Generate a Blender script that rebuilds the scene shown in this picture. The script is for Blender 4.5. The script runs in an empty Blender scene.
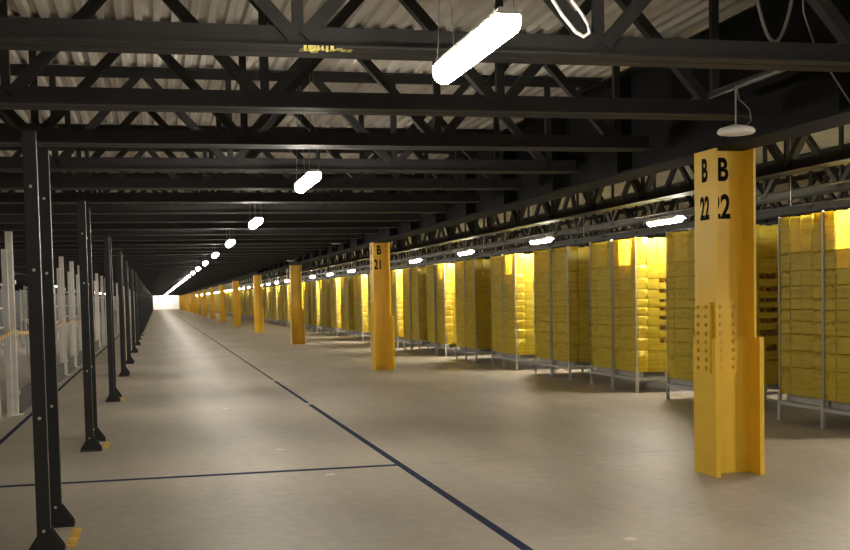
import bpy, math, random
from mathutils import Matrix, Vector
random.seed(7)
SC = bpy.context.scene
COL = SC.collection

# ------------------------------------------------------------------ materials
def new_mat(name):
    m = bpy.data.materials.new(name); m.use_nodes = True
    nt = m.node_tree
    return m, nt, nt.nodes['Principled BSDF']

def plain(name, col, rough=.5, metal=0., noise=.0, scale=8., spec=.5, bump=0.):
    m, nt, b = new_mat(name)
    b.inputs['Roughness'].default_value = rough
    b.inputs['Metallic'].default_value = metal
    b.inputs['Specular IOR Level'].default_value = spec
    b.inputs['Base Color'].default_value = (*col, 1)
    if noise or bump:
        tc = nt.nodes.new('ShaderNodeTexCoord')
        n = nt.nodes.new('ShaderNodeTexNoise'); n.inputs['Scale'].default_value = scale
        n.inputs['Detail'].default_value = 5
        nt.links.new(tc.outputs['Object'], n.inputs['Vector'])
        if noise:
            r = nt.nodes.new('ShaderNodeValToRGB')
            r.color_ramp.elements[0].position = .3; r.color_ramp.elements[1].position = .7
            r.color_ramp.elements[0].color = (*[c*(1-noise) for c in col], 1)
            r.color_ramp.elements[1].color = (*[min(1, c*(1+noise)) for c in col], 1)
            nt.links.new(n.outputs['Fac'], r.inputs['Fac'])
            nt.links.new(r.outputs['Color'], b.inputs['Base Color'])
        if bump:
            bp = nt.nodes.new('ShaderNodeBump'); bp.inputs['Strength'].default_value = bump
            bp.inputs['Distance'].default_value = .01
            nt.links.new(n.outputs['Fac'], bp.inputs['Height'])
            nt.links.new(bp.outputs['Normal'], b.inputs['Normal'])
    return m

def glow(name, col, strength):
    m, nt, b = new_mat(name)
    b.inputs['Base Color'].default_value = (.9, .9, .88, 1)
    b.inputs['Emission Color'].default_value = (*col, 1)
    b.inputs['Emission Strength'].default_value = strength
    return m

def fabric(name, col, trans=.35):
    m = bpy.data.materials.new(name); m.use_nodes = True
    nt = m.node_tree; nt.nodes.clear()
    out = nt.nodes.new('ShaderNodeOutputMaterial')
    d = nt.nodes.new('ShaderNodeBsdfDiffuse'); t = nt.nodes.new('ShaderNodeBsdfTranslucent')
    g = nt.nodes.new('ShaderNodeBsdfGlossy'); g.inputs['Roughness'].default_value = .45
    g.inputs['Color'].default_value = (1, .95, .8, 1)
    mx = nt.nodes.new('ShaderNodeMixShader'); mx.inputs[0].default_value = trans
    mg = nt.nodes.new('ShaderNodeMixShader'); mg.inputs[0].default_value = .05
    tc = nt.nodes.new('ShaderNodeTexCoord'); mp = nt.nodes.new('ShaderNodeMapping')
    mp.inputs['Scale'].default_value = (1.3, 1.3, 15)
    n = nt.nodes.new('ShaderNodeTexNoise'); n.inputs['Scale'].default_value = 2.2; n.inputs['Detail'].default_value = 4
    r = nt.nodes.new('ShaderNodeValToRGB')
    r.color_ramp.elements[0].position = .32; r.color_ramp.elements[1].position = .68
    r.color_ramp.elements[0].color = (col[0]*.84, col[1]*.77, col[2]*.8, 1)
    r.color_ramp.elements[1].color = (col[0], col[1]*1.02, col[2]*1.7, 1)
    e = r.color_ramp.elements.new(.5); e.color = (*col, 1)
    L = nt.links.new
    L(tc.outputs['Object'], mp.inputs['Vector']); L(mp.outputs['Vector'], n.inputs['Vector'])
    L(n.outputs['Fac'], r.inputs['Fac'])
    for s in (d, t): L(r.outputs['Color'], s.inputs['Color'])
    L(d.outputs[0], mx.inputs[1]); L(t.outputs[0], mx.inputs[2])
    L(mx.outputs[0], mg.inputs[1]); L(g.outputs[0], mg.inputs[2]); L(mg.outputs[0], out.inputs['Surface'])
    return m

def concrete():
    m, nt, b = new_mat('polished_concrete')
    L = nt.links.new
    tc = nt.nodes.new('ShaderNodeTexCoord')
    def noise(scale, detail, sx=1, sy=1):
        mp = nt.nodes.new('ShaderNodeMapping'); mp.inputs['Scale'].default_value = (sx, sy, 1)
        n = nt.nodes.new('ShaderNodeTexNoise'); n.inputs['Scale'].default_value = scale; n.inputs['Detail'].default_value = detail
        L(tc.outputs['Object'], mp.inputs['Vector']); L(mp.outputs['Vector'], n.inputs['Vector'])
        return n.outputs['Fac']
    def ramp(f, p0, c0, p1, c1):
        r = nt.nodes.new('ShaderNodeValToRGB')
        r.color_ramp.elements[0].position = p0; r.color_ramp.elements[0].color = (*c0, 1)
        r.color_ramp.elements[1].position = p1; r.color_ramp.elements[1].color = (*c1, 1)
        L(f, r.inputs['Fac']); return r.outputs['Color']
    def mul(a, bb, f=1.):
        x = nt.nodes.new('ShaderNodeMix'); x.data_type = 'RGBA'; x.blend_type = 'MULTIPLY'
        x.inputs['Factor'].default_value = f
        L(a, x.inputs['A']); L(bb, x.inputs['B']); return x.outputs['Result']
    base = ramp(noise(.45, 6), .3, (.385, .342, .268), .72, (.475, .427, .338))
    fine = ramp(noise(9, 8), .25, (.80, .80, .80), .75, (1, 1, 1))
    wear = ramp(noise(1.6, 4, 1, .18), .35, (.86, .85, .83), .62, (1, 1, 1))
    col = mul(mul(base, fine), wear)
    # saw-cut joints across the aisle and a scatter of small white scuffs
    sp = nt.nodes.new('ShaderNodeSeparateXYZ'); L(tc.outputs['Object'], sp.inputs['Vector'])
    def mth(op, a, v=None):
        q = nt.nodes.new('ShaderNodeMath'); q.operation = op
        L(a, q.inputs[0])
        if v is not None: q.inputs[1].default_value = v
        return q.outputs[0]
    fr = mth('PINGPONG', mth('ADD', sp.outputs['Y'], -16.5), 2.925)
    col = mul(col, ramp(fr, .008, (.74, .73, .72), .022, (1, 1, 1)))
    vo = nt.nodes.new('ShaderNodeTexVoronoi'); vo.inputs['Scale'].default_value = .9
    L(tc.outputs['Object'], vo.inputs['Vector'])
    mx = nt.nodes.new('ShaderNodeMix'); mx.data_type = 'RGBA'
    L(ramp(vo.outputs['Distance'], .035, (.6, .6, .6), .055, (0, 0, 0)), mx.inputs['Factor'])
    L(col, mx.inputs['A']); mx.inputs['B'].default_value = (.75, .72, .64, 1)
    col = mx.outputs['Result']
    L(col, b.inputs['Base Color'])
    rr = nt.nodes.new('ShaderNodeMapRange')
    rr.inputs['To Min'].default_value = .40; rr.inputs['To Max'].default_value = .56
    L(noise(.7, 5), rr.inputs['Value']); L(rr.outputs['Result'], b.inputs['Roughness'])
    b.inputs['Specular IOR Level'].default_value = .5
    bp = nt.nodes.new('ShaderNodeBump'); bp.inputs['Strength'].default_value = .12; bp.inputs['Distance'].default_value = .01
    L(noise(3.5, 6), bp.inputs['Height']); L(bp.outputs['Normal'], b.inputs['Normal'])
    return m

M = dict(
    concrete=concrete(),
    steel=plain('dark_painted_steel', (.034, .033, .032), .6, 0, .12, 6, .25),
    girder=plain('dark_girder_paint', (.010, .0098, .0095), .8, 0, .12, 3, .15),
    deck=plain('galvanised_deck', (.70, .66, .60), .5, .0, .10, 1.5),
    deck_bounce=plain('galvanised_deck_pod_bounce', (.62, .58, .44), .55, .0, .12, 1.2),  # yellow bounce from the pods is tinted into this deck colour
    yellow=plain('yellow_column_paint', (.83, .535, .035), .42, 0, .06, 2.5),
    ybolt=plain('yellow_bolt_paint', (.72, .44, .028), .4),
    black=plain('black_powder_coat', (.018, .018, .0185), .42, 0, .1, 9),
    bolt=plain('zinc_bolt', (.62, .60, .56), .35, .7),
    ink=plain('black_lettering', (.006, .006, .006), .8, spec=.1),
    alu=plain('brushed_aluminium', (.80, .78, .73), .45, .05, .1, 5),
    podsteel=plain('galvanised_pod_frame', (.50, .50, .49), .42, .2, .1, 6),
    fab=fabric('yellow_pod_fabric', (.90, .735, .05), .52),
    card=plain('brown_cardboard', (.24, .115, .035), .8, 0, .3, 6),
    tape=plain('navy_floor_tape', (.014, .024, .065), .8, 0, .3, 5, .1),
    worn=plain('worn_floor_tape', (.075, .078, .088), .8, 0, .5, 3, .1),
    ytape=plain('yellow_floor_tape', (.72, .43, .03), .5, 0, .3, 6),
    white=plain('white_plastic', (.86, .84, .80), .4),
    housing=plain('white_light_housing', (.80, .79, .76), .45),
    wire=plain('steel_wire', (.30, .29, .28), .4, .4),
    cable=plain('grey_cable', (.22, .21, .20), .5),
    pipe=plain('grey_conduit', (.15, .145, .14), .4, .3),
    wallw=plain('white_end_wall', (.85, .83, .80), .7, 0, .03, 1),
    greyw=plain('grey_partition', (.10, .10, .10), .7, 0, .1, 1),
    walld=plain('dark_wall_cladding', (.10, .095, .085), .7, 0, .1, 1),
    panel=plain('slate_guard_panel', (.10, .105, .115), .55),
    joint=plain('dark_joint', (.13, .12, .10), .7),
    sticker=plain('torn_yellow_sticker', (.80, .62, .16), .6, 0, .5, 40),
    glow=glow('led_diffuser', (1, .92, .80), 50.),
    glowy=glow('led_diffuser_pods', (1, .92, .80), 150.),
)

# ------------------------------------------------------------------ mesh helpers
class MB:
    def __init__(s): s.v = []; s.f = []; s.m = []
    def quadbox(s, pts, mi=0):
        b = len(s.v); s.v += [tuple(p) for p in pts]
        for f in ((0,3,2,1),(4,5,6,7),(0,1,5,4),(1,2,6,5),(2,3,7,6),(3,0,4,7)):
            s.f.append(tuple(b+i for i in f)); s.m.append(mi)
        return s
    def box(s, x0, x1, y0, y1, z0, z1, mi=0):
        return s.quadbox([(x0,y0,z0),(x1,y0,z0),(x1,y1,z0),(x0,y1,z0),(x0,y0,z1),(x1,y0,z1),(x1,y1,z1),(x0,y1,z1)], mi)
    def bar(s, p0, p1, w, d, n, off=(0,0), mi=0):
        """bar from p0 to p1; d is its size along n, w across; off shifts it (across, along n)"""
        p0 = Vector(p0); p1 = Vector(p1); n = Vector(n)
        t = (p1-p0).normalized(); a = t.cross(n).normalized(); n2 = a.cross(t).normalized()
        o = a*off[0] + n2*off[1]
        q = []
        for p in (p0, p1):
            for sa, sn in ((-1,-1),(1,-1),(1,1),(-1,1)):
                q.append(p + o + a*(sa*w/2) + n2*(sn*d/2))
        return s.quadbox(q, mi)
    def prism(s, prof, axis, a0, a1, mi=0, close=True):
        """extrude a 2D outline (list of pairs) along axis"""
        b = len(s.v); n = len(prof)
        for a in (a0, a1):
            for (p, q) in prof:
                s.v.append({'x': (a,p,q), 'y': (p,a,q), 'z': (p,q,a)}[axis])
        for i in range(n if close else n-1):
            j = (i+1) % n
            s.f.append((b+i, b+j, b+n+j, b+n+i)); s.m.append(mi)
        if close:
            s.f.append(tuple(b+i for i in reversed(range(n)))); s.m.append(mi)
            s.f.append(tuple(b+n+i for i in range(n))); s.m.append(mi)
        return s
    def lathe(s, prof, c=(0,0,0), seg=24, mi=0, axis='z'):
        b = len(s.v); n = len(prof)
        for k in range(seg):
            a = 2*math.pi*k/seg
            for r, z in prof:
                p = (r*math.cos(a), r*math.sin(a), z)
                if axis == 'x': p = (p[2], p[0], p[1])
                if axis == 'y': p = (p[0], p[2], p[1])
                s.v.append((c[0]+p[0], c[1]+p[1], c[2]+p[2]))
        for k in range(seg):
            k2 = (k+1) % seg
            for i in range(n-1):
                s.f.append((b+k*n+i, b+k2*n+i, b+k2*n+i+1, b+k*n+i+1)); s.m.append(mi)
        return s
    def tube(s, pts, r, seg=8, mi=0):
        pts = [Vector(p) for p in pts]; b = len(s.v); up = Vector((.13,.31,.94))
        for i, p in enumerate(pts):
            t = (pts[min(i+1, len(pts)-1)] - pts[max(i-1, 0)]).normalized()
            a = t.cross(up)
            if a.length < .05: a = t.cross(Vector((1,0,0)))
            a.normalize(); c = t.cross(a)
            for k in range(seg):
                g = 2*math.pi*k/seg
                s.v.append(tuple(p + a*(r*math.cos(g)) + c*(r*math.sin(g))))
        for i in range(len(pts)-1):
            for k in range(seg):
                k2 = (k+1) % seg
                s.f.append((b+i*seg+k, b+i*seg+k2, b+(i+1)*seg+k2, b+(i+1)*seg+k)); s.m.append(mi)
        s.f.append(tuple(b+k for k in reversed(range(seg)))); s.m.append(mi)
        s.f.append(tuple(b+(len(pts)-1)*seg+k for k in range(seg))); s.m.append(mi)
        return s
    def mesh(s, name, mats, smooth=False, recalc=True):
        me = bpy.data.meshes.new(name); me.from_pydata(s.v, [], s.f)
        for m in (mats if isinstance(mats, (list, tuple)) else [mats]): me.materials.append(m)
        me.polygons.foreach_set('material_index', s.m)
        if smooth: me.polygons.foreach_set('use_smooth', [True]*len(s.f))
        me.update()
        if recalc:
            import bmesh
            bm = bmesh.new(); bm.from_mesh(me); bmesh.ops.recalc_face_normals(bm, faces=bm.faces[:]); bm.to_mesh(me); bm.free()
        return me

def link(name, me, parent=None, loc=(0,0,0)):
    o = bpy.data.objects.new(name, me); COL.objects.link(o); o.location = loc
    if parent: o.parent = parent
    return o
def tag(o, label, cat, group=None):
    o['label'] = label; o['category'] = cat
    if group: o['group'] = group
    return o
def thing(name, loc, label, cat, group=None):
    return tag(link(name, None, None, loc), label, cat, group)
def struct(name, me):
    o = link(name, me); o['kind'] = 'structure'; return o
def dup(o, loc, label=None, group=None):
    c = o.copy(); COL.objects.link(c); c.location = loc
    if label: c['label'] = label
    if group: c['group'] = group
    for ch in o.children:
        d = ch.copy(); COL.objects.link(d); d.parent = c
        for g in ch.children:
            e = g.copy(); COL.objects.link(e); e.parent = d
    return c

ONES = 'first second third fourth fifth sixth seventh eighth ninth tenth eleventh twelfth thirteenth fourteenth fifteenth sixteenth seventeenth eighteenth nineteenth'.split()
def nth(i):
    if i <= 19: return ONES[i-1]
    t = {20:'twent',30:'thirt',40:'fort',50:'fift'}[i//10*10]
    return t+'ieth' if i % 10 == 0 else t+'y-'+ONES[i % 10-1]

# ------------------------------------------------------------------ layout (metres; Y runs down the aisle, camera at 0,0,1.6)
BAY = 15.8; COLX = 4.822; COLY = 9.165; NCOL = 16
END = 252.; WEST = -15.; EAST = 19.; BACK = -9.
DECK = 3.99; CHORD = 2.95

# ------------------------------------------------------------------ setting
struct('floor', MB().box(WEST-.2, EAST+.2, BACK-.2, END+.2, -.2, 0).mesh('floor', M['concrete']))
def deck_mesh(lo, hi, a0, a1, axis):
    """trapezoid-ribbed roof deck with the ribs running along axis"""
    P = .152; prof = []; x = lo
    while x < hi:
        prof += [(x, DECK), (x+.055, DECK), (x+.076, DECK+.04), (x+.131, DECK+.04)]; x += P
    prof.append((x, DECK))
    m = MB()
    if axis == 'y': m.prism(prof, 'y', a0, a1, close=False)
    else: m.prism(prof, 'x', a0, a1, close=False)
    n = len(prof)
    top = DECK+.12
    if axis == 'y': m.box(lo, x, a0, a1, top, top+.05)
    else: m.box(a0, a1, lo, x, top, top+.05)
    return m.mesh('ceiling', M['deck'] if axis == 'y' else M['deck_bounce'], recalc=False)
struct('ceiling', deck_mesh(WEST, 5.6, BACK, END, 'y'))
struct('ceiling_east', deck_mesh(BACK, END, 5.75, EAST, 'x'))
struct('wall_far', MB().box(WEST-.2, EAST+.2, END, END+.2, 0, DECK+.2).mesh('wall_far', M['wallw']))
struct('wall_left', MB().box(WEST-.2, WEST, BACK, END, 0, DECK+.2).mesh('wall_left', M['walld']))
struct('wall_right', MB().box(EAST, EAST+.2, BACK, END, 0, DECK+.2).mesh('wall_right', M['walld']))
struct('wall_back', MB().box(WEST-.2, EAST+.2, BACK-.2, BACK, 0, DECK+.2).mesh('wall_back', M['walld']))

# ------------------------------------------------------------------ floor tape
tag(link('floor_tape', MB().box(2.18, 2.25, -2, 17.3, .0, .002).mesh('tape_long', M['tape'])),
    'long dark blue floor tape line running forward to the crossing tape line', 'tape')
tag(link('floor_tape', MB().box(2.185, 2.245, 17.6, 22.6, .0, .002).mesh('tape_mid', M['tape'])),
    'short dark blue tape piece after a gap in the long tape line', 'tape')
tag(link('floor_tape', MB().box(2.19, 2.24, 23.0, 130, .0, .002).mesh('tape_far', M['worn'])),
    'thin dark tape line running on down the far part of the aisle', 'tape')
tag(link('floor_tape', MB().box(-1.79, 2.18, 10.63, 10.73, .0, .002).mesh('tape_cross', M['tape'])),
    'dark blue tape line crossing the floor at right angles to the long line', 'tape')
tag(link('floor_tape', MB().box(-1.86, -1.80, 2, 60, .0, .002).mesh('tape_west', M['tape'])),
    'dark tape line on the floor behind the black posts, beside the grey fence', 'tape')

# ------------------------------------------------------------------ yellow columns
def ibeam(m, cx, cy, d, b, tf, tw, z0, z1):
    m.box(cx-d/2, cx-d/2+tf, cy-b/2, cy+b/2, z0, z1)
    m.box(cx+d/2-tf, cx+d/2, cy-b/2, cy+b/2, z0, z1)
    m.box(cx-d/2+tf, cx+d/2-tf, cy-tw/2, cy+tw/2, z0, z1)
    return m
def text_mesh(name, s, size, bold, sx=1.):
    cu = bpy.data.curves.new(name, 'FONT'); cu.body = s; cu.size = size; cu.extrude = .0008; cu.offset = bold*1.5
    cu.align_x = 'CENTER'; cu.space_character = 1.0
    o = bpy.data.objects.new(name+'_src', cu); COL.objects.link(o)
    bpy.context.view_layer.update()
    dg = bpy.context.evaluated_depsgraph_get()
    me = bpy.data.meshes.new_from_object(o.evaluated_get(dg))
    bpy.data.objects.remove(o); bpy.data.curves.remove(cu)
    me.transform(Matrix.Diagonal((sx, 1, 1, 1)))
    me.materials.clear(); me.materials.append(M['ink'])
    return me
def put_text(s, size, pos, face, parent, sx):
    me = text_mesh('lettering', s, size, .006, sx)
    R = Matrix.Rotation(math.radians(90), 4, 'X')                  # faces -Y
    if face == 'x': R = Matrix.Rotation(math.radians(-90), 4, 'Z') @ R   # faces -X
    me.transform(R)
    return link('lettering', me, parent, pos)

up_me = ibeam(MB(), 0, 0, .375, .39, .022, .016, 1.19, 2.80).mesh('upper_shaft', M['yellow'])
low_me = ibeam(MB(), .022, 0, .455, .415, .042, .03, 0, 1.19).mesh('lower_shaft', M['yellow'])
def hexbolt(m, c, ax):
    prof = [(0, -.018), (.016, -.018), (.018, -.012), (.018, 0.0)]
    if ax == 'x': return m.lathe([(r, z) for r, z in prof], c, 6, 0, 'x')
    return m.lathe(prof, c, 6, 0, 'y')
fl_pos = [(-.222, y, z) for y in (-.075, .075) for z in [.93+.075*i for i in range(8)]]
wb_pos = [(x, -.033, z) for x in (-.07, .06) for z in [.93+.075*i for i in range(8)]]
flp_me = MB().box(-.222, -.1875, -.135, .135, 1.19, 1.50).box(-.222, -.2055, -.135, .135, .89, 1.19).mesh('splice_plate', M['yellow'])
wbp_me = MB().box(-.11, .10, -.033, -.008, 1.19, 1.52).box(-.11, .10, -.033, -.015, .87, 1.19).mesh('splice_plate', M['yellow'])
far_bolts = MB()
for p in fl_pos: hexbolt(far_bolts, p, 'x')
for p in wb_pos: hexbolt(far_bolts, p, 'y')
far_me = far_bolts.mesh('bolts', M['ybolt'])
bx_me = hexbolt(MB(), (0,0,0), 'x').mesh('bolt', M['ybolt'])
by_me = hexbolt(MB(), (0,0,0), 'y').mesh('bolt', M['ybolt'])
def column(i):
    y = COLY + BAY*i
    if i == 0: lab = 'big yellow steel column in front, lettered B 22 in black'
    elif i == 1: lab = 'yellow steel column lettered B 21, next one beyond the B 22 column'
    elif i < 9: lab = nth(i+1)+' yellow steel column of the row, counting from the one lettered B 22'
    else: lab = 'small distant yellow column closing up with its neighbours near the white end wall'
    t = thing('steel_column', (COLX, y, 0), lab, 'column', 'yellow steel columns along the aisle' if i < 9 else 'far yellow columns near the end wall')
    link('upper_shaft', up_me, t); link('lower_shaft', low_me, t)
    if i < 6:
        a = link('splice_plate', flp_me, t); b = link('splice_plate', wbp_me, t)
        if i == 0:
            for p in fl_pos: link('bolt', bx_me, a, p)
            for p in wb_pos: link('bolt', by_me, b, p)
        else:
            link('bolt_rows', far_me, a)
    if i < 2:
        num = str(22-i)
        put_text('B', .27, (-.1895, .0, 2.54), 'x', t, .72)
        put_text(num, .27, (-.1895, .0, 2.215), 'x', t, .62)
        put_text('B', .27, (-.022, -.0095, 2.55), 'y', t, .68)
        put_text(num, .285, (-.045, -.0095, 2.225), 'y', t, .66)
    return t
for i in range(NCOL): column(i)

# ------------------------------------------------------------------ girders over the columns
def girder_mesh(L):
    m = MB()
    m.box(-.18, .18, -L/2, L/2, 2.80, 2.825).box(-.18, .18, -L/2, L/2, 3.80, 3.825).box(-.008, .008, -L/2, L/2, 2.825, 3.80)
    return m.mesh('web_and_flanges', M['girder'])
gm = girder_mesh(BAY-.02)
st = []
for k in range(-3, 4):
    y = k*1.975
    st += [MB().box(-.17, -.008, y-.006, y+.006, 2.825, 3.80).mesh('stiffener', M['girder']), MB().box(.008, .17, y-.006, y+.006, 2.825, 3.80).mesh('stiffener', M['girder'])]
for i in range(-1, 16):
    y0 = COLY + BAY*i
    yc = y0 + BAY/2
    lab = {-1: 'dark plate girder overhead ending on the B 22 column, nearest of the row',
           0: 'dark plate girder overhead spanning from the B 22 column to the next column'}.get(i)
    if lab is None:
        lab = ('dark plate girder between the %s and %s yellow columns' % (nth(i+1), nth(i+2))) if i < 8 else 'far dark plate girder over the most distant yellow columns'
    L = BAY
    if yc+L/2 > END:
        L2 = END-y0; yc = y0+L2/2; g = thing('plate_girder', (COLX, yc, 0), lab, 'girder', 'far girders'); link('girder_web', girder_mesh(L2-.02), g); continue
    g = thing('plate_girder', (COLX, yc, 0), lab, 'girder', 'girders over the yellow columns' if i < 8 else 'far girders')
    link('girder_web', gm, g)
    if i < 3:
        for q in st: link('stiffener', q, g)

# ------------------------------------------------------------------ roof joists across the aisle
JY0 = 6.36; JS = 1.965; JX0 = -13.2; JX1 = 4.64; PAN = 1.75; VX = .80
def chord_b(m, x0, x1):
    for s in (-1, 1):
        a, b = sorted((s*.010, s*.145))
        m.box(x0, x1, a, b, CHORD, CHORD+.012)
        a, b = sorted((s*.010, s*.022))
        m.box(x0, x1, a, b, CHORD+.012, CHORD+.135)
    return m
def chord_t(m, x0, x1):
    for s in (-1, 1):
        a, b = sorted((s*.010, s*.10))
        m.box(x0, x1, a, b, DECK-.013, DECK-.002)
        a, b = sorted((s*.010, s*.022))
        m.box(x0, x1, a, b, DECK-.095, DECK-.013)
    return m
def angle_bar(m, p0, p1, w):
    m.bar(p0, p1, w, .010, (0,1,0), (0, -.032))
    m.bar(p0, p1, .010, .07, (0,1,0), (w/2-.005, .005))
    m.bar(p0, p1, w, .010, (0,1,0), (0, .040))
    return m
ztop = DECK-.05; zbot = CHORD+.10
nodes = [VX+PAN*k for k in range(-7, 3)]                            # lower panel points
diags = []; verts = []
for x in nodes:
    if JX0 < x < JX1:
        verts.append((x, zbot, x, ztop))
        for s in (-1, 1):
            xe = x+s*PAN/2
            if JX0 <= xe <= JX1: diags.append((x+s*.03, zbot-.02, xe-s*.02, ztop))
cb = chord_b(MB(), JX0, JX1-.02).mesh('bottom_chord', M['steel'])
ct = chord_t(MB(), JX0, JX1+.30).box(JX1+.05, JX1+.30, -.06, .06, 3.825, DECK-.09).mesh('top_chord', M['steel'])
def web_all():
    m = MB()
    for a in diags: angle_bar(m, (a[0],0,a[1]), (a[2],0,a[3]), .074)
    for a in verts: m.bar((a[0],0,a[1]), (a[2],0,a[3]), .06, .05, (0,1,0))
    return m
web_me = web_all().mesh('web', M['steel'])
dm = [angle_bar(MB(), (a[0],0,a[1]), (a[2],0,a[3]), .074).mesh('diagonal', M['steel']) for a in diags]
vm = [MB().bar((a[0],0,a[1]), (a[2],0,a[3]), .06, .05, (0,1,0)).mesh('vertical', M['steel']) for a in verts]
full = web_all(); chord_b(full, JX0, JX1-.02); chord_t(full, JX0, JX1+.30); full_me = full.mesh('roof_joist', M['steel'])
k = 0; y = JY0; first_joist = None
while y < END-.5:
    if k == 0: lab = 'nearest dark steel roof joist crossing the whole picture behind the first light'
    elif k < 24: lab = nth(k+1)+' dark steel roof joist back, counting along the ceiling from the nearest'
    else: lab = 'far dark steel roof joist lost among its neighbours in the ceiling depths'
    g = 'roof joists across the aisle' if k < 24 else 'far roof joists'
    if k < 16:
        t = thing('roof_joist', (0, y, 0), lab, 'roof joist', g)
        link('bottom_chord', cb, t); link('top_chord', ct, t)
        if k < 6:
            for a in dm: link('diagonal', a, t)
            for a in vm: link('vertical', a, t)
        else: link('web', web_me, t)
        if k == 0: first_joist = t
    else:
        tag(link('roof_joist', full_me, None, (0, y, 0)), lab, 'roof joist', g)
    k += 1; y = JY0+JS*k
# torn sticker on the nearest joist
s = MB(); 
for j in range(7):
    x = .81+j*.024; w = random.uniform(.012, .03)
    s.box(x, x+w, -.152, -.149, CHORD-.022+random.uniform(-.006, .01), CHORD+.006)
for j in range(9):
    x = .80+j*.032; s.box(x, x+random.uniform(.02, .04), -.14+random.uniform(0, .05), -.06+random.uniform(-.03, .06), CHORD-.004, CHORD-.001)
o = link('sticker', s.mesh('sticker', M['sticker']), first_joist); o['label'] = 'torn yellow and white sticker'

# ------------------------------------------------------------------ roof trusses on the pod side, running along the aisle
TX = [7.25, 9.3, 11.35, 13.4, 15.45, 17.5]; TL = BAY-.04; TP = 2.05
def rot_xy(m):                                                       # turn a joist-style mesh so it runs along Y
    m.v = [(-y, x, z) for x, y, z in m.v]; return m
tn = [-TL/2+TP*(.5+j) for j in range(8) if -TL/2+TP*(.5+j) < TL/2]
def truss_web():
    m = MB()
    for x in tn:
        m.bar((x,0,zbot), (x,0,ztop), .05, .05, (0,1,0))
        for sgn in (-1, 1):
            xe = max(-TL/2+.03, min(TL/2-.03, x+sgn*TP/2)); angle_bar(m, (x+sgn*.03,0,zbot-.02), (xe-sgn*.02,0,ztop), .08)
    return rot_xy(m)
tw = truss_web().mesh('web', M['steel'])
tb = rot_xy(chord_b(MB(), -TL/2, TL/2)).mesh('bottom_chord', M['steel'])
tt = rot_xy(chord_t(MB(), -TL/2, TL/2)).mesh('top_chord', M['steel'])
WHERE = ['first', 'second', 'third', 'fourth', 'fifth', 'outermost']
for a, x in enumerate(TX):
    for b in range(-1, 6 if a < 3 else 3):
        yc = COLY+BAY*(b+.5)
        lab = 'dark lattice truss beyond the girder, %s line out from the aisle, %s span back' % (WHERE[a], nth(b+2))
        t = thing('roof_truss', (x, yc, 0), lab, 'roof truss', 'lattice trusses above the yellow pods')
        link('bottom_chord', tb, t); link('top_chord', tt, t); link('web', tw, t)

# cross beams that carry those trusses, one at each column line
xb = MB().box(5.02, EAST, -.09, .09, 2.70, 2.72).box(5.02, EAST, -.09, .09, 2.93, 2.95).box(5.02, EAST, -.006, .006, 2.72, 2.93).mesh('cross_beam', M['girder'])

# ------------------------------------------------------------------ strip lights
def lamp_meshes(gl, wing=False):
    hx = .056; L = .55
    body = MB().prism([(-hx*.9, .082), (hx*.9, .082), (hx*.7, .11), (-hx*.7, .11)], 'y', -L, L).mesh('housing', M['housing'])
    if wing:  # wings added to keep the pod lamps from lighting the chords above
        body = MB().prism([(-hx*1.9, .050), (-hx*1.88, .046), (-hx*.9, .078), (hx*.9, .078), (hx*1.88, .046), (hx*1.9, .050), (hx*.75, .112), (-hx*.75, .112)], 'y', -L, L).mesh('housing', M['housing'])
    prof = [(-hx, .082)]+[(hx*math.cos(a), .045-.052*math.sin(a)) for a in [math.pi*(1-j/8) for j in range(9)]]+[(hx, .082)]
    dif = MB().prism(prof, 'y', -L*.985, L*.985).mesh('diffuser', gl)
    hs = []
    allw = []
    for y in (-.49, .49):
        for s in (-1, 1):
            pts = [(s*.045, y, .105), (s*.02, y+s*.04, .75), (s*.02, y+s*.04, DECK+.035-2.67)]
            allw.append(pts); hs.append(MB().tube(pts, .0025, 5).mesh('hanger_wire', M['wire']))
    far = MB().prism([(-hx*.9, .082), (hx*.9, .082), (hx*.7, .11), (-hx*.7, .11)], 'y', -L, L, 0).prism(prof, 'y', -L*.985, L*.985, 1)
    for pts in allw: far.tube([pts[0], pts[2]], .004, 4, 2)
    return body, dif, hs, far.mesh('ceiling_light', [M['housing'], gl, M['wire']])
def lamp_row(x, y0, step, n, gl, labf, grp, near):
    body, dif, hs, far = lamp_meshes(gl, gl is M['glowy'])
    for i in range(n):
        lab, g = labf(i)
        y = y0+step*i
        if y > END-1: break
        if i < near:
            t = thing('ceiling_light', (x, y, 2.67), lab, 'ceiling light', g)
            link('housing', body, t); link('diffuser', dif, t)
            for h in hs: link('hanger_wire', h, t)
        else: tag(link('ceiling_light', far, None, (x, y, 2.67)), lab, 'ceiling light', g)
def lab_aisle(i):
    if i == 0: return 'rearmost strip light behind the viewpoint over the aisle', 'aisle strip lights'
    if i == 1: return 'strip light just behind the viewpoint over the aisle', 'aisle strip lights'
    i -= 1
    if i == 1: return 'largest glowing strip light hanging over the aisle at the top', 'aisle strip lights'
    if i < 13: return nth(i)+' glowing strip light back in the row hanging over the aisle', 'aisle strip lights'
    return 'far strip light melting into the unbroken bright line above the aisle', 'far aisle strip lights'
def lab_pod(i):
    if i < 3: return ['rearmost strip light behind the viewpoint above the pods', 'strip light above the pods level with the black posts nearest', 'strip light above the nearest yellow pods, beside the view edge'][i], 'strip lights above the pods'
    if i == 3: return 'strip light above the pods seen just beside the B 22 column', 'strip lights above the pods'
    if i < 15: return nth(i-2)+' strip light back above the yellow pods, counting from the B 22 column', 'strip lights above the pods'
    return 'far strip light above the distant yellow pods, a mere white dot', 'far strip lights above the pods'
lamp_row(1.445, 5.13-5.93*2, 5.93, 44, M['glow'], lab_aisle, '', 10)
lamp_row(7.90, 17.0-6.05*3, 6.05, 41, M['glowy'], lab_pod, '', 10)
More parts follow.
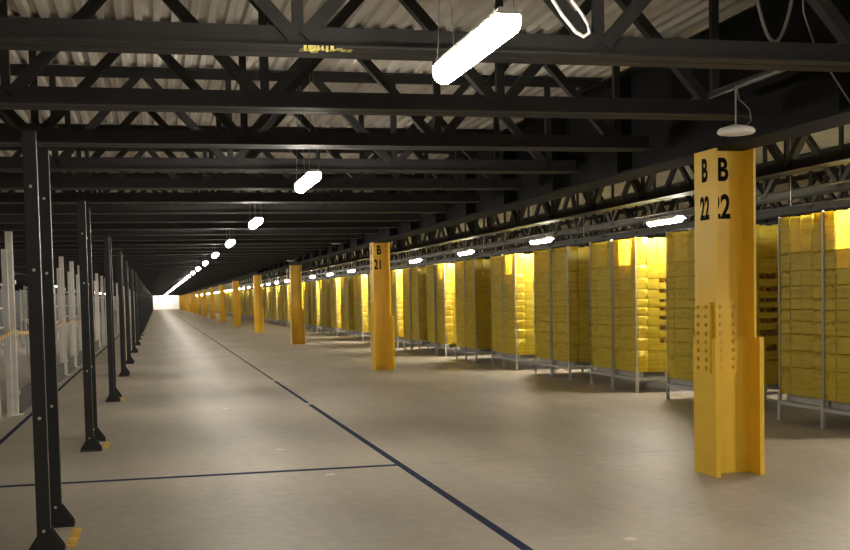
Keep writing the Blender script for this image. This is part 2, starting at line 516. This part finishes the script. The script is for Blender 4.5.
def lab_west(i): return 'far strip light in the area behind the grey fence', 'strip lights behind the grey fence'
lamp_row(-6.2, 17.8, 11.86, 12, M['glow'], lab_west, '', 0)
def lab_east(i): return 'high strip light glimpsed through the lattice trusses behind the yellow pods', 'strip lights behind the pods'
lamp_row(13.0, 14.6, 11.86, 4, M['glow'], lab_east, '', 0)

# extra unseen lamps, added to brighten the end wall
for j, x in enumerate((-.2, 1.0, 2.4, 3.4)):
    tag(link('ceiling_light', lamp_meshes(M['glow'])[3], None, (x, END-1.6, 2.67)), 'added strip light washing the bright white wall at the far end of the aisle', 'ceiling light', 'added lights at the end wall')

# ------------------------------------------------------------------ yellow fabric pods
TIERS = [.33, .67, .87, 1.07, 1.22, 1.36, 1.49, 1.64, 1.82, 2.03, 2.46]
HX = .50; HY = .472
def side_pt(side, u, out, z):
    """point on a pod side: u runs 0..1 along the side, out is the distance outwards from the face"""
    if side == 0: return (-HX-out, HY-2*HY*u, z)                     # aisle side
    if side == 1: return (-HX+2*HX*u, -HY-out, z)                    # end towards the camera
    if side == 2: return (HX+out, -HY+2*HY*u, z)
    return (HX-2*HX*u, HY+out, z)
def pocket(m, side, u0, u1, z0, h, bulge, sag, rnd, nu=6, nv=4):
    b = len(m.v)
    ph = rnd.uniform(-.3, .3)
    for j in range(nv+1):
        v = j/nv
        for i in range(nu+1):
            u = i/nu
            k = 4*u*(1-u)
            z = z0 + v*h - sag*k*v*v + .005*(1-v)*(1-k)
            o = bulge*k*(math.sin(math.pi*min(1, v*.75+.22))+.15*math.sin(7*u+ph*9)) - .012
            m.v.append(side_pt(side, u0+(u1-u0)*u, o, z))
    for j in range(nv):
        for i in range(nu):
            a = b+j*(nu+1)+i
            m.f.append((a, a+1, a+nu+2, a+nu+1)); m.m.append(0)
CELL = [(0, .25, .5, .75, 1), (0, .2, .4, .7, 1)]
def tier_mesh(t, m=None):
    own = m is None
    m = m or MB(); rnd = random.Random(t+3)
    z0, z1 = TIERS[t], TIERS[t+1]; H = z1-z0
    m.box(-HX+.01, HX-.01, -HY+.01, HY-.01, z0-.004, z0+.004)
    for side in range(4):
        for c in range(4):
            q = CELL[side % 2]; u0, u1 = q[c]+.004, q[c+1]-.004
            if t == 9: frac, sag = .97, .004
            elif side in (1, 3) and c >= 2 and 0 < t < 8: frac, sag = .62, .012
            else: frac, sag = rnd.choice((.955, .985, .985, .985)), rnd.uniform(.002, .007)*min(1, H/.2)
            pocket(m, side, u0, u1, z0-.004, H*frac, rnd.uniform(.003, .010), sag, rnd)
    # dividers between the bins and the inner walls
    for c in range(5):
        y = -HY+.012+(2*HY-.024)*c/4; x = -HX+.012+(2*HX-.024)*CELL[1][c]
        for s in (-1, 1):
            a, b = sorted((s*(HX-.012), s*(HX-.20))); m.box(a, b, y-.002, y+.002, z0, z1)
            a, b = sorted((s*(HY-.012), s*(HY-.20))); m.box(x-.002, x+.002, a, b, z0, z1)
    m.box(-.003, .003, -HY+.02, HY-.02, z0+.004, z1-.008)
    return m.mesh('fabric_tier', M['fab'], True, False) if own else m
def goods_mesh():
    m = MB(); rnd = random.Random(11)
    for t in range(1, 8):
        z0, z1 = TIERS[t], TIERS[t+1]
        for side in (1, 3):
            for c in (2, 3):
                a, b = CELL[1][c]+.02, CELL[1][c+1]-.02; u = a
                while u < b-.03:
                    w = rnd.uniform(.04, .11); h = (z1-z0)*rnd.uniform(.55, .9); u2 = min(b, u+w); d = rnd.uniform(.02, .06)
                    p = [side_pt(side, u, -d, z0+.006), side_pt(side, u2-.004, -d, z0+.006), side_pt(side, u2-.004, -.18, z0+.006), side_pt(side, u, -.18, z0+.006)]
                    m.quadbox(p+[(q[0], q[1], z0+h) for q in p]); u = u2
    return m.mesh('bin_contents', M['card'])
def frame_boxes():
    legs = []
    for sx in (-1, 1):
        for sy in (-1, 1):
            x = sx*(HX-.003); y = sy*(HY-.003)
            legs.append(MB().box(x-.020, x+.020, y-.020, y+.020, 0, .335).box(x-.008, x+.008, y-.008, y+.008, .335, 2.475).box(x-.024, x+.024, y-.024, y+.024, 0, .012))
    r = MB()
    for s in (-1, 1):
        r.box(s*(HX-.003)-.014, s*(HX-.003)+.014, -HY+.02, HY-.02, .195, .235)
        r.box(-HX+.02, HX-.02, s*(HY-.003)-.014, s*(HY-.003)+.014, .195, .235)
    for sx in (-.4, 0, .4): r.box(sx-.015, sx+.015, -HY+.02, HY-.02, .235, .325)
    return legs, r
tiers_me = [tier_mesh(t) for t in range(10)]
allt = MB()
for t in range(10): tier_mesh(t, allt)
allt_me = allt.mesh('fabric_shelving', M['fab'], True, False)
goods_me = goods_mesh()
legs, rail = frame_boxes()
leg_me = [l.mesh('post', M['podsteel']) for l in legs]; rail_me = rail.mesh('base_frame', M['podsteel'])
allf = MB()
for q in legs+[rail]:
    b = len(allf.v); allf.v += q.v; allf.f += [tuple(i+b for i in f) for f in q.f]; allf.m += q.m
allf_me = allf.mesh('frame', M['podsteel'])
PY0 = 10.75; PSTEP = 3.105; npod = 0; PX = 7.37+HX
for p in range(78):
    for q in range(2):
        y = PY0+PSTEP*p+.462+q*1.0
        if y > END-2: continue
        npod += 1
        jx = random.uniform(-.03, .03)
        if npod <= 30:
            lab = ('yellow fabric storage pod on a grey frame, nearest of the whole row' if npod == 1 else
                   nth(npod)+' yellow fabric storage pod of the row on grey frames, counting from the nearest')
            g = 'yellow storage pods along the aisle'
        else: lab = 'distant yellow storage pod glimpsed in slivers between the farther yellow columns'; g = 'distant yellow storage pods'
        t = thing('storage_pod', (PX+jx, y, 0), lab, 'storage pod', g)
        if npod <= 14:
            for me in tiers_me: link('fabric_tier', me, t)
            for me in leg_me: link('post', me, t)
            link('base_frame', rail_me, t)
            o = link('bin_contents', goods_me, t); o['kind'] = 'stuff'; o['label'] = 'brown boxes in the bins'
        else:
            link('fabric_shelving', allt_me, t); link('frame', allf_me, t)

# ------------------------------------------------------------------ black upright posts on the left
def post_parts():
    w = .042; m = MB()
    m.box(-w, w, -.035, -.029, .012, 2.70).box(-w, -w+.006, -.029, .035, .012, 2.70).box(w-.006, w, -.029, .035, .012, 2.70)
    m.box(-w, -w+.02, .029, .035, .012, 2.70).box(w-.02, w, .029, .035, .012, 2.70)
    base = MB().box(-.10, .13, -.075, .075, 0, .012)
    g = []
    for y in (-.04, .034):
        g.append(MB().prism([(w, .012), (.125, .012), (.125, .035), (w, .16)], 'y', y, y+.006).mesh('gusset', M['black']))
        g.append(MB().prism([(-w, .012), (-.095, .012), (-.095, .03), (-w, .11)], 'y', y, y+.006).mesh('gusset', M['black']))
    bl = MB()
    for z in (.33, .78, 1.23, 1.68, 2.13, 2.52): bl.lathe([(0, -.008), (.010, -.007), (.011, 0)], (0, -.035, z), 8, 0, 'y')
    return m.mesh('channel', M['black']), base.mesh('foot_plate', M['black']), g, bl.mesh('bolt', M['bolt'])
pc, pb, pg, pbl = post_parts()
onebolt = MB().lathe([(0, -.008), (.010, -.007), (.011, 0)], (0, -.035, 0), 8, 0, 'y').mesh('bolt', M['bolt'])
PAIRS = [7.75, 12.95, 19.3, 25.8, 31.0, 37.7]
while PAIRS[-1] < 243: PAIRS.append(PAIRS[-1]+6.4)
n = 0
yt = MB().box(-.03, .03, -.33, .33, 0, .002).mesh('floor_tape', M['ytape'])
for i, yy in enumerate(PAIRS):
    for q in (0, .885):
        n += 1
        if n <= 14: lab = ('nearest black steel upright post beside the aisle, tallest in view' if n == 1 else nth(n)+' black steel upright post beside the aisle, counting back from the nearest'); g = 'black posts along the aisle'
        else: lab = 'far black upright post merging into the solid dark line beside the aisle'; g = 'far black posts'
        t = thing('upright_post', (-.755, yy+q, 0), lab, 'post', g)
        link('channel', pc, t); link('foot_plate', pb, t)
        if n <= 14:
            for q2 in pg: link('gusset', q2, t)
            if n <= 4:
                for z in (.14, .87, 1.82, 2.35): link('bolt', onebolt, t, (0, 0, z))
    if i < 3:
        tag(link('floor_tape', yt, None, (-.60, yy+.42, 0)), 'short yellow floor tape strip between the %s pair of black posts' % ('nearest' if i == 0 else nth(i+1)), 'tape', 'yellow tape strips by the black posts')

# ------------------------------------------------------------------ grey fence behind the posts
def profile(m, h, w=.05):
    m.box(-w, w, -w, w, .012 if h > 2.5 else 0, h)
    for s in (-1, 1):
        m.box(s*w-.006, s*w+.006, -.018, -.006, .02, h).box(s*w-.006, s*w+.006, .006, .018, .02, h)
    return m
fp = profile(MB(), 2.66, .045).mesh('profile', M['alu'])
fs = profile(MB(), 2.40, .036).mesh('profile', M['alu'])
ff = MB().box(-.11, .11, -.11, .11, 0, .012).mesh('foot_plate', M['alu'])
br = MB().box(.052, .075, -.03, .03, 0, .06).mesh('bracket', M['alu'])
tapeb = {}
def stripe_band(L):
    m = MB(); j = 0; y = 0
    while y < L-.01:
        e = min(L, y+.14); zz = lambda v: -.10*4*(v/L)*(1-v/L)
        m.quadbox([(-.004,y,zz(y)),(.004,y,zz(y)),(.004,e,zz(e)),(-.004,e,zz(e)),(-.004,y,zz(y)+.055),(.004,y,zz(y)+.055),(.004,e,zz(e)+.055),(-.004,e,zz(e)+.055)], j % 2)
        y = e; j += 1
    return m.mesh('barrier_tape', [M['ytape'], M['black']])
FY = [17.6, 24.0, 27.0, 30.2, 33.3, 38.0, 42.7, 46.5, 50.2, 57.0, 64.0]
while FY[-1] < 150: FY.append(FY[-1]+6.4)
for i, yy in enumerate(FY):
    lab = ('tall grey aluminium fence post nearest the left edge, behind the black posts' if i == 0 else
           (nth(i+1)+' grey aluminium fence post behind the black posts, counting from the nearest') if i < 9 else
           'far grey aluminium fence post seen as a sliver behind the black posts')
    t = thing('fence_post', (-2.05, yy, 0), lab, 'fence post', 'grey fence posts behind the black posts' if i < 9 else 'far grey fence posts')
    link('profile', fp, t); link('foot_plate', ff, t)
    if i < 5:
        for z in (.3, 1.1, 1.9): link('bracket', br, t, (0, 0, z))
    if i < 7:
        t2 = thing('fence_post', (-2.10, yy-.162, 0), ('shorter grey fence post standing against the %s tall grey fence post' % ('nearest' if i == 0 else nth(i+1))), 'fence post', 'short grey fence posts')
        link('profile', fs, t2)
for i in range(5):
    L = FY[i+1]-FY[i]-.10
    o = link('barrier_tape', stripe_band(L), None, (-2.05, FY[i]+.05, 1.20))
    tag(o, 'yellow and black barrier tape strung from the %s to the %s tall grey fence post' % ('first' if i == 0 else nth(i+1), nth(i+2)), 'barrier tape', 'striped barrier tapes on the fence')
tag(link('barrier_tape', stripe_band(6.0), None, (-2.03, 11.55, 1.20)), 'yellow and black barrier tape reaching the nearest grey fence post from the left edge', 'barrier tape', 'striped barrier tapes on the fence')
t = thing('guard_panel', (-2.22, 15.9, 0), 'slate grey guard panel at the left edge beside the nearest grey fence post', 'guard panel')
link('sheet', MB().box(-.012, .012, -1.25, 1.25, .16, 2.46).mesh('sheet', M['panel']), t)
link('panel_frame', MB().box(-.025, .025, -1.29, -1.25, 0, 2.5).box(-.025, .025, 1.25, 1.29, 0, 2.5).box(-.025, .025, -1.25, 1.25, 2.46, 2.5).box(-.025, .025, -1.25, 1.25, .12, .16).mesh('panel_frame', M['alu']), t)

# work stations glimpsed between the fence posts
def station(x, y, lab):
    t = thing('work_station', (x, y, 0), lab, 'work station', 'work stations behind the grey fence')
    for sx in (-.45, .45):
        for sy in (-.7, .7): link('leg', MB().box(sx-.03, sx+.03, sy-.03, sy+.03, 0, 2.2).mesh('leg', M['alu']), t)
    for z in (.55, 1.0, 1.5, 2.12): link('shelf', MB().box(-.48, .48, -.73, .73, z, z+.04).mesh('shelf', M['alu']), t)
    for yy in (-.7, .7): link('yellow_guard', MB().box(.485, .50, yy-.05, yy+.05, .55, 1.0).mesh('yellow_guard', M['ytape']), t)
    link('bin_panel', MB().box(-.40, -.38, -.66, .66, .6, 1.0).mesh('bin_panel', M['panel']), t)
for i in range(6):
    y0 = FY[i]+.15; y1 = FY[i+1]-.45
    o = link('kick_rail', MB().prism([(-.06, 0), (.06, 0), (.06, .02), (.02, .05), (.02, .30), (-.02, .30), (-.02, .05), (-.06, .02)], 'y', y0, y1).mesh('kick_rail', M['black']), None, (-2.05, 0, 0))
    tag(o, 'low black kick rail along the floor between the %s and %s tall grey fence posts' % (nth(i+1), nth(i+2)), 'kick rail', 'black kick rails under the fence')
STN = [(-3.7, 24.5), (-4.4, 31.5), (-3.6, 39.0), (-4.6, 47.0), (-3.8, 56.0)]
for i, (x, y) in enumerate(STN):
    station(x, y, nth(i+1)+' grey work station back behind the grey fence')
# pale partition far behind the fence
struct('wall_partition', MB().box(-9.6, -9.5, 10, 240, 0, 2.6).mesh('wall_partition', M['greyw']))

# ------------------------------------------------------------------ access points by the columns
disc = MB().lathe([(0, -.024), (.095, -.023), (.125, -.018), (.137, -.006), (.135, .010), (.12, .024), (.08, .036), (0, .040)], (0,0,0), 32).mesh('disc', M['white'], True)
stem_me = {}
def access(x, y, z, top, lab):
    t = thing('access_point', (x, y, z), lab, 'wireless access point', 'white access points hanging by the girder')
    link('disc', disc, t)
    link('mount_rod', MB().lathe([(.008, .03), (.008, top-z)], (0,0,0), 10).box(-.035, .035, -.02, .02, .03, .05).mesh('mount_rod', M['wire']), t)
    link('data_cable', MB().tube([(.08, .02, .03), (.14, .03, .09), (.12, .02, .17), (.03, .01, .24), (.008, .0, .33)], .005, 6).mesh('data_cable', M['cable']), t)
access(4.20, 7.80, 2.765, 3.10, 'round white access point hanging in front of the B 22 column top')
access(4.58, 29.6, 3.02, 3.42, 'small white access point hanging between the second and third yellow columns')
access(4.60, COLY+2*BAY-.5, 2.94, 3.3, 'tiny white access point at the top of the third yellow column')

# conduits and cables
def tubething(name, pts, r, mat, lab, cat, seg=10):
    return tag(link(name, MB().tube(pts, r, seg).mesh(name, M[mat], True)), lab, cat)
tubething('conduit', [(4.24, 3.0, 3.114), (4.24, 9.0, 3.114)], .027, 'pipe', 'grey conduit along the girder above the white access point', 'conduit')
hc = tubething('hanging_conduit', [(7.38, 2.0, 2.575), (7.38, 140, 2.575)], .013, 'pipe', 'long grey conduit running just over the tops of the yellow pods', 'conduit')
for y in (6.5, 12.4, 19.2, 25.6, 32.0, 44.0, 57.0, 72.0): link('hanger_rod', MB().tube([(7.38, y, 2.58), (7.38, y, DECK+.035)], .005, 6).mesh('hanger_rod', M['wire']), hc)
tubething('conduit', [(7.80, 3.0, 2.83), (7.80, 140, 2.83)], .012, 'pipe', 'long conduit carrying the strip lights above the yellow pods', 'conduit')
def arc(p0, p1, drop, n=14):
    p0 = Vector(p0); p1 = Vector(p1)
    return [p0.lerp(p1, i/n) - Vector((0, 0, drop*4*(i/n)*(1-i/n))) for i in range(n+1)]
U = [(1.870, 5.7, 3.365), (1.970, 5.7, 3.215), (2.090, 5.7, 3.035), (2.160, 5.7, 2.955), (2.205, 5.7, 2.930), (2.235, 5.7, 2.950), (2.230, 5.7, 2.995), (2.190, 5.7, 3.055), (2.110, 5.7, 3.155), (1.990, 5.7, 3.325), (1.920, 5.7, 3.565), (1.92, 5.7, DECK+.035)]
tubething('hanging_cable', [(1.80, 5.7, DECK+.035), (1.83, 5.7, 3.6)]+U, .009, 'white', 'pale cable hanging in a narrow loop right of the largest strip light', 'cable')
tubething('hanging_cable', [Vector((3.90, 7.0, DECK+.035))]+arc((3.92, 7.0, 3.55), (4.19, 7.0, 3.55), .31)+[Vector((4.20, 7.0, DECK+.035))], .012, 'cable', 'grey cable drooping in a loop high above the white access point', 'cable')
tubething('hanging_cable', [(4.27, 7.05, DECK+.035), (4.30, 7.05, 3.45), (4.38, 7.05, 3.24), (4.49, 7.05, 3.08), (4.672, 7.05, 2.832)], .006, 'cable', 'thin cable trailing down towards the girder at the right edge', 'cable')

# ------------------------------------------------------------------ world, camera, colour
w = bpy.data.worlds.new('World'); SC.world = w; w.use_nodes = True
w.node_tree.nodes['Background'].inputs[0].default_value = (.5, .45, .4, 1)
w.node_tree.nodes['Background'].inputs[1].default_value = .02

cam = bpy.data.cameras.new('Camera'); co = bpy.data.objects.new('Camera', cam); COL.objects.link(co)
cam.sensor_width = 36; cam.sensor_fit = 'HORIZONTAL'; cam.lens = 36*1150/850
cam.shift_y = 80/850
cam.clip_start = .1; cam.clip_end = 600
# aisle direction and plumb line seen in camera axes (x right, y up, z back)
yv = Vector((156.5-425, -(302-355), -1150)).normalized()
uv = Vector((-.021, 1, 0)); uv.z = -(uv.x*yv.x+uv.y*yv.y)/yv.z; uv.normalize()
xv = yv.cross(uv)
R = Matrix((xv, yv, uv))            # rows: world axes in camera coordinates -> camera to world
co.matrix_world = Matrix.Translation((0, 0, 1.6)) @ R.to_4x4()
SC.camera = co
vs = SC.view_settings
vs.view_transform = 'Standard'; vs.look = 'None'; vs.exposure = 1.05; vs.gamma = 1; vs.use_curve_mapping = False
SC.cycles.use_denoising = True
SC.cycles.max_bounces = 8; SC.cycles.diffuse_bounces = 5
SC.cycles.sample_clamp_indirect = 10
